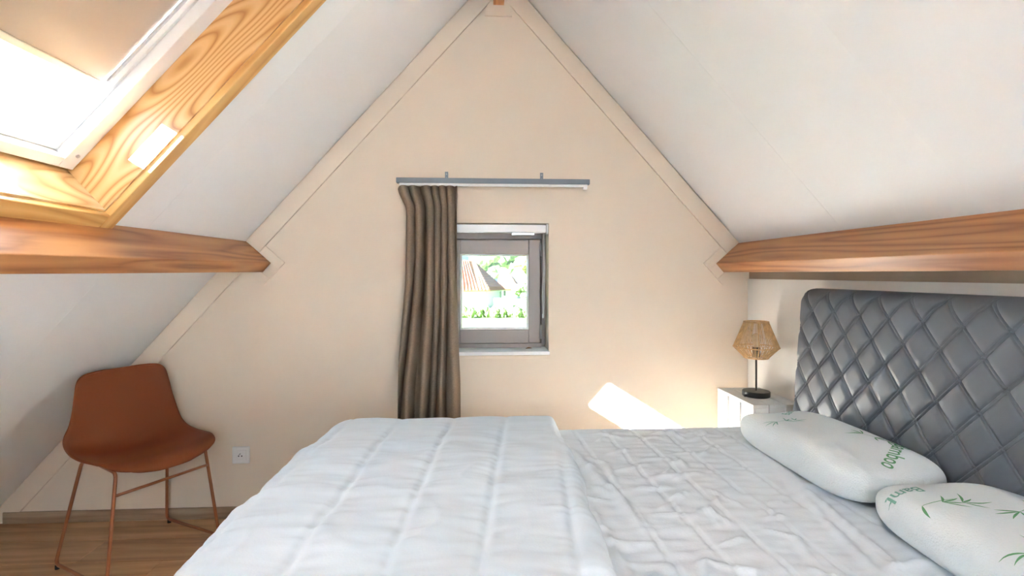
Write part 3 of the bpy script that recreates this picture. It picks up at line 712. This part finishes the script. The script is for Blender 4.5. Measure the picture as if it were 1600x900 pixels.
def print_leaves(th, tree, x, y, ang, size, mat, seed):
    R = random.Random(seed); bm = bmesh.new()
    def blade(bx, by, a, l, w):
        N = 6; L1, L2 = [], []
        for i in range(N+1):
            t = i/N; ww = w*math.sin(PI*min(1, t*0.92+0.04))*(1-0.4*t)
            px, py = bx+l*t*math.cos(a+0.2*t), by+l*t*math.sin(a+0.2*t)
            for s, L in ((1, L1), (-1, L2)):
                p = stick(tree, px-s*ww*math.sin(a), py+s*ww*math.cos(a))
                if p is None: return
                L.append(p)
        A = [bm.verts.new(p) for p in L1]; B = [bm.verts.new(p) for p in L2]
        for i in range(N): bm.faces.new((A[i], A[i+1], B[i+1], B[i]))
    for c in range(3):
        ox = x + math.cos(ang)*size*0.42*(c-1); oy = y + math.sin(ang)*size*0.42*(c-1)
        for k in range(4): blade(ox, oy, ang + (k-1.5)*0.55 + R.uniform(-.15, .15) + (PI if c == 0 else 0), size*R.uniform(.35, .6), size*0.030)
    blade(x-math.cos(ang)*size*.55, y-math.sin(ang)*size*.55, ang, size*1.1, size*0.012)
    if bm.faces: obj('printed_leaves', bm, mat, th)
p1, t1 = pillow('pale bamboo print foam pillow nearer the lamp', 1.093, 1.612, 0.012, 0.322, 0.157, 0.060, -0.03)
p2, t2 = pillow('pale bamboo print foam pillow at the right edge, in front of the other', 1.090, 0.945, -0.03, 0.322, 0.160, 0.060, -0.03)
def ang(dx, dy): return math.atan2(dy, dx)
print_text(p1, t1, 'Bamboo', 1.215, 1.482, ang(-.75, -.66), 0.060, 'print')
print_leaves(p1, t1, 1.19, 1.53, ang(.3, -1), 0.09, 'print', 3)
print_text(p1, t1, 'Bamboo', 1.10, 1.83, ang(.55, .5), 0.04, 'print2')
print_leaves(p1, t1, 1.035, 1.74, ang(1, .25), 0.085, 'print2', 5)
print_text(p2, t2, 'Bamboo', 1.035, 1.195, ang(-1, -.12), 0.045, 'print2')
print_leaves(p2, t2, 1.01, 1.10, ang(1, 0), 0.11, 'print', 8)
print_leaves(p2, t2, 1.17, 1.05, ang(1, .2), 0.10, 'print', 9)
print_leaves(p2, t2, 1.02, 0.90, ang(1, .3), 0.10, 'print', 10)

# ------------------------------------------------------------------ crate and lamp
KX0, KX1, KY0, KY1, KZ = 1.158, 1.372, 2.187, 2.531, 0.639
kr = thing('crate', 'white painted slatted crate standing as a bedside table', 'crate', loc=((KX0+KX1)/2, (KY0+KY1)/2, 0))
w = (KX1-KX0-0.008)/3
for i in range(3): obj('top_slat', box(KX0+i*(w+.004), KX0+i*(w+.004)+w, KY0, KY1, KZ-0.014, KZ), 'crate', kr, bevel=0.0015)
for i in range(3): obj('front_slat', box(KX0+i*(w+.004)+(0.012 if i == 0 else 0), KX0+i*(w+.004)+w, KY0+0.001, KY0+0.013, 0.0, KZ-0.0145), 'crate', kr, bevel=0.0015)
l = (KY1-KY0-0.030)/3
for i in range(3): obj('side_slat', box(KX0+0.001, KX0+0.0115, KY0+0.001+i*(l+0.014), KY0+0.001+i*(l+0.014)+l, 0.0, KZ-0.0145), 'crate', kr, bevel=0.0015)
for z in (0.03, 0.30, KZ-0.05): obj('batten', box(KX0+0.012, KX0+0.026, KY0+0.014, KY1-0.001, z, z+0.035), 'crate', kr)
obj('back_panel', box(KX1-0.012, KX1, KY0+0.014, KY1-0.001, 0, KZ-0.0145), 'crate', kr)
LX, LY = 1.258, 2.350
lp = thing('table_lamp', 'small table lamp with a woven paper cord shade on the crate', 'lamp', loc=(LX, LY, KZ))
obj('base', lathe([(0.055, 0.0), (0.0595, 0.002), (0.060, 0.022), (0.0585, 0.0255), (0.004, 0.0265)], (LX, LY, KZ), 40), 'black', lp, smooth=False, bevel=0.001)
obj('switch', box(LX-0.070, LX-0.055, LY-0.030, LY-0.018, KZ+0.004, KZ+0.014), 'black', lp, bevel=0.002)
obj('stem', tube([(LX, LY, KZ+0.026), (LX, LY, KZ+0.20)], 0.0045, n=12), 'black', lp, smooth=True)
obj('socket_holder', lathe([(0.006, 0.175), (0.017, 0.18), (0.018, 0.222), (0.012, 0.226)], (LX, LY, KZ), 20), 'black', lp)
obj('bulb', lathe([(0.011, 0.226), (0.013, 0.236), (0.020, 0.255), (0.021, 0.268), (0.014, 0.284), (0.002, 0.290)], (LX, LY, KZ), 20), 'bulbg', lp, smooth=True)
zb_, zm_, zt_ = KZ+0.178, KZ+0.226, KZ+0.342; rb_, rm_, rt_ = 0.052, 0.098, 0.052
sh = thing('shade_frame_holder', '', None) if False else None
def ringpts(r, z, n=40): return [(LX+r*math.cos(2*PI*i/n), LY+r*math.sin(2*PI*i/n), z) for i in range(n)]
bm = bmesh.new(); NS = 76
for i in range(NS):
    for (r0, z0, r1, z1) in ((rm_, zm_, rt_, zt_), (rm_, zm_, rb_, zb_)):
        a = 2*PI*(i+0.18*math.sin(i*2.7))/NS; a2 = a + 0.02*math.sin(i*5.1)
        tube([(LX+r0*math.cos(a), LY+r0*math.sin(a), z0), (LX+r1*math.cos(a2), LY+r1*math.sin(a2), z1)], 0.0016, bm, n=5)
shd = obj('shade', bm, 'cord', lp, label='woven beige paper cord shade'); 
for r, z in ((rb_, zb_), (rm_, zm_), (rt_, zt_)): obj('shade_ring', tube(ringpts(r, z), 0.0026 if r != rt_ else 0.0034, n=8, closed=True), 'cord', shd, smooth=True)
obj('shade_spider', tube([(LX-rb_, LY, zb_), (LX+rb_, LY, zb_)], 0.0015, n=6), 'black', lp)

# ------------------------------------------------------------------ the street outside
GZ = -2.7
gr = obj('ground_lawn', box(-60, 80, 6, 160, GZ-0.3, GZ), 'grass'); tag(gr, 'bright green lawn seen through the small window', 'lawn', kind='structure')
bm = bmesh.new(); v = [bm.verts.new(p) for p in [(-0.6, 35.5, GZ), (1.2, 41.5, GZ), (9, 43, GZ), (9, 33, GZ)]]; f = bm.faces.new(v)
g = bmesh.ops.extrude_face_region(bm, geom=[f]); bmesh.ops.translate(bm, verts=[x for x in g['geom'] if isinstance(x, bmesh.types.BMVert)], vec=(0, 0, 0.03))
tag(obj('terrace', bm, 'pave'), 'pale paved terrace at the lawn edge outside', kind='structure')
def hip_house(label, fl_, fr_, br_, bl_, ez, r0, r1, wallm, tm, over=0.35, chimney=None, wins=()):
    o0 = Vector(((fl_[0]+br_[0])/2, (fl_[1]+br_[1])/2, GZ)); h = thing('house', label, 'house', loc=o0, group='houses outside')
    cs = [Vector((*p, 0)) for p in (fl_, fr_, br_, bl_)]; cc = sum(cs, Vector())/4
    bm = bmesh.new(); a = [bm.verts.new((p.x, p.y, GZ)) for p in cs]; b = [bm.verts.new((p.x, p.y, ez)) for p in cs]
    for i in range(4): bm.faces.new((a[i], a[(i+1) % 4], b[(i+1) % 4], b[i]))
    bm.faces.new(a); bm.faces.new(b); wl = obj('walls', bm, wallm, h)
    ev = [c + (c-cc).normalized()*over*1.4 for c in cs]; R0, R1 = Vector(r0), Vector(r1)
    def face(nm, pts, m):
        bm = bmesh.new(); f = bm.faces.new([bm.verts.new(p) for p in pts])
        g = bmesh.ops.extrude_face_region(bm, geom=[f]); bmesh.ops.translate(bm, verts=[x for x in g['geom'] if isinstance(x, bmesh.types.BMVert)], vec=(0, 0, -0.12))
        return obj(nm, bm, m, h)
    E_ = [Vector((p.x, p.y, ez)) for p in ev]
    rf = face('roof_slope', [E_[0], E_[1], R1, R0], tm)
    # rows of tiles as raised ribs running down the front slope
    for i in range(26):
        t = (i+.5)/26; lo = E_[0].lerp(E_[1], t); hi = R0.lerp(R1, min(1, max(0, t*1.0)))
        if t > 0.9: hi = R1.lerp(E_[1], 0)
        obj('tile_rib', tube([lo+Vector((0, 0, .02)), hi+Vector((0, 0, .02))], 0.055, n=5), tm, rf)
    rs = face('roof_slope', [E_[1], E_[2], R1], 'tile_shade' if tm == 'tile' else tm)
    for i in range(1, 12):
        t = i/12; obj('tile_course', tube([E_[1].lerp(R1, t)+Vector((0, 0, .02)), E_[2].lerp(R1, t)+Vector((0, 0, .02))], 0.05, n=5), 'tile_shade' if tm == 'tile' else tm, rs)
    face('roof_slope', [E_[2], E_[3], R0, R1], tm); face('roof_slope', [E_[3], E_[0], R0], tm)
    if chimney: 
        x, y, z0, z1 = chimney; obj('chimney', box(x-.3, x+.3, y-.3, y+.3, z0, z1), 'pave', h)
    for (i, j, t0, t1, z0, z1) in wins:
        p, q = cs[i].lerp(cs[j], t0), cs[i].lerp(cs[j], t1); nrm = (q-p).cross(Vector((0, 0, 1))).normalized()*0.05
        obj('house_window', hexa(bmesh.new(), [s+n_+Vector((0, 0, z)) for s in (p, q) for n_ in (-nrm, nrm) for z in (z0, z1)]), 'winglass', h)
    return h
hip_house('pale rendered house with a steep orange tiled hip roof', (-9, 55.0), (0.35, 60), (2.45, 65.2), (-6.8, 60.5), -0.62, (-6.5, 57.8, 3.0), (-0.95, 62.0, 2.75), 'render', 'tile', chimney=(-1.3, 62.3, 2.2, 4.1), wins=[(1, 2, .82, .92, -2.2, -.9)])
hip_house('low house with a pale orange roof farther down the street', (2.3, 82), (5.6, 84), (6.6, 90), (3.2, 89), -1.2, (3.0, 86, 2.3), (3.8, 86.3, 2.2), 'render', 'tile', wins=[(0, 1, .3, .4, -2.2, -1.4)])
hip_house('distant house with a slate grey roof among trees', (6.2, 110), (9.2, 110), (9.6, 116), (6.0, 116), 0.6, (7.0, 113, 2.3), (8.3, 113, 2.3), 'render', 'slate')
def gwall(label, x0, x1, y, h): tag(obj('garden_wall', box(x0, x1, y, y+0.25, GZ, GZ+h), 'render', loc=((x0+x1)/2, y, GZ), bevel=0.02), label, 'wall', 'white garden walls outside')
gwall('white garden wall beside the orange roofed house', 1.25, 3.35, 58.6, 1.25)
gwall('short white garden wall right of the other garden wall', 3.75, 4.75, 56.0, 1.0)
def blob(name, mat, c, r, seed, parent=None, sub=3):
    bm = bmesh.new(); bmesh.ops.create_icosphere(bm, subdivisions=sub, radius=1)
    for v in bm.verts:
        k = 1 + 0.38*fbm(v.co.x*2.3+seed, v.co.y*2.3, v.co.z*2.3, 3)
        v.co = Vector((c[0]+v.co.x*r[0]*k, c[1]+v.co.y*r[1]*k, c[2]+v.co.z*r[2]*k))
    return obj(name, bm, mat, parent, loc=None if parent else c)
where = ['at the left end of the hedge by the curtain', 'second from the left in the hedge', 'third from the left in the hedge', 'fourth from the left in the hedge', 'in the middle of the hedge', 'fifth from the right in the hedge', 'fourth from the right in the hedge', 'third from the right in the hedge', 'second from the right in the hedge', 'at the right end of the hedge']
for i in range(10):
    x = -2.35+0.68*i
    tag(blob('hedge_bush', 'leaf', (x, 47+0.25*math.sin(i*2.1), GZ+0.48), (0.36, 0.42, 0.52+0.08*math.sin(i*1.7)), i*3.7), 'leafy yellow green bush ' + where[i], 'bush', 'bushes of the hedge outside')
tr = [('tall pale green tree behind the house roof ridge', 1.2, 120, 9.5, 3.2, 'leaf2'), ('wide green tree behind the garden walls', 6.0, 128, 10.5, 3.4, 'leaf2'), ('yellow autumn tree at the right of the window view', 10.5, 118, 8.6, 3.0, 'leaf3'), ('small green tree beside the short garden wall', 4.5, 62, 2.9, 0.95, 'leaf2')]
for i, (lab, x, y, h, r, m) in enumerate(tr):
    T = thing('tree', lab, 'tree', loc=(x, y, GZ), group='trees outside')
    obj('trunk', tube([(x, y, GZ), (x+.05, y, GZ+h*.5)], [r*.10, r*.06], n=8), 'bark', T)
    for k in range(4): blob('crown', m, (x+r*.5*math.cos(k*1.7), y+r*.4*math.sin(k*1.7), GZ+h*(.50+.12*k)), (r*.62, r*.62, r*.6), i*9+k, T)
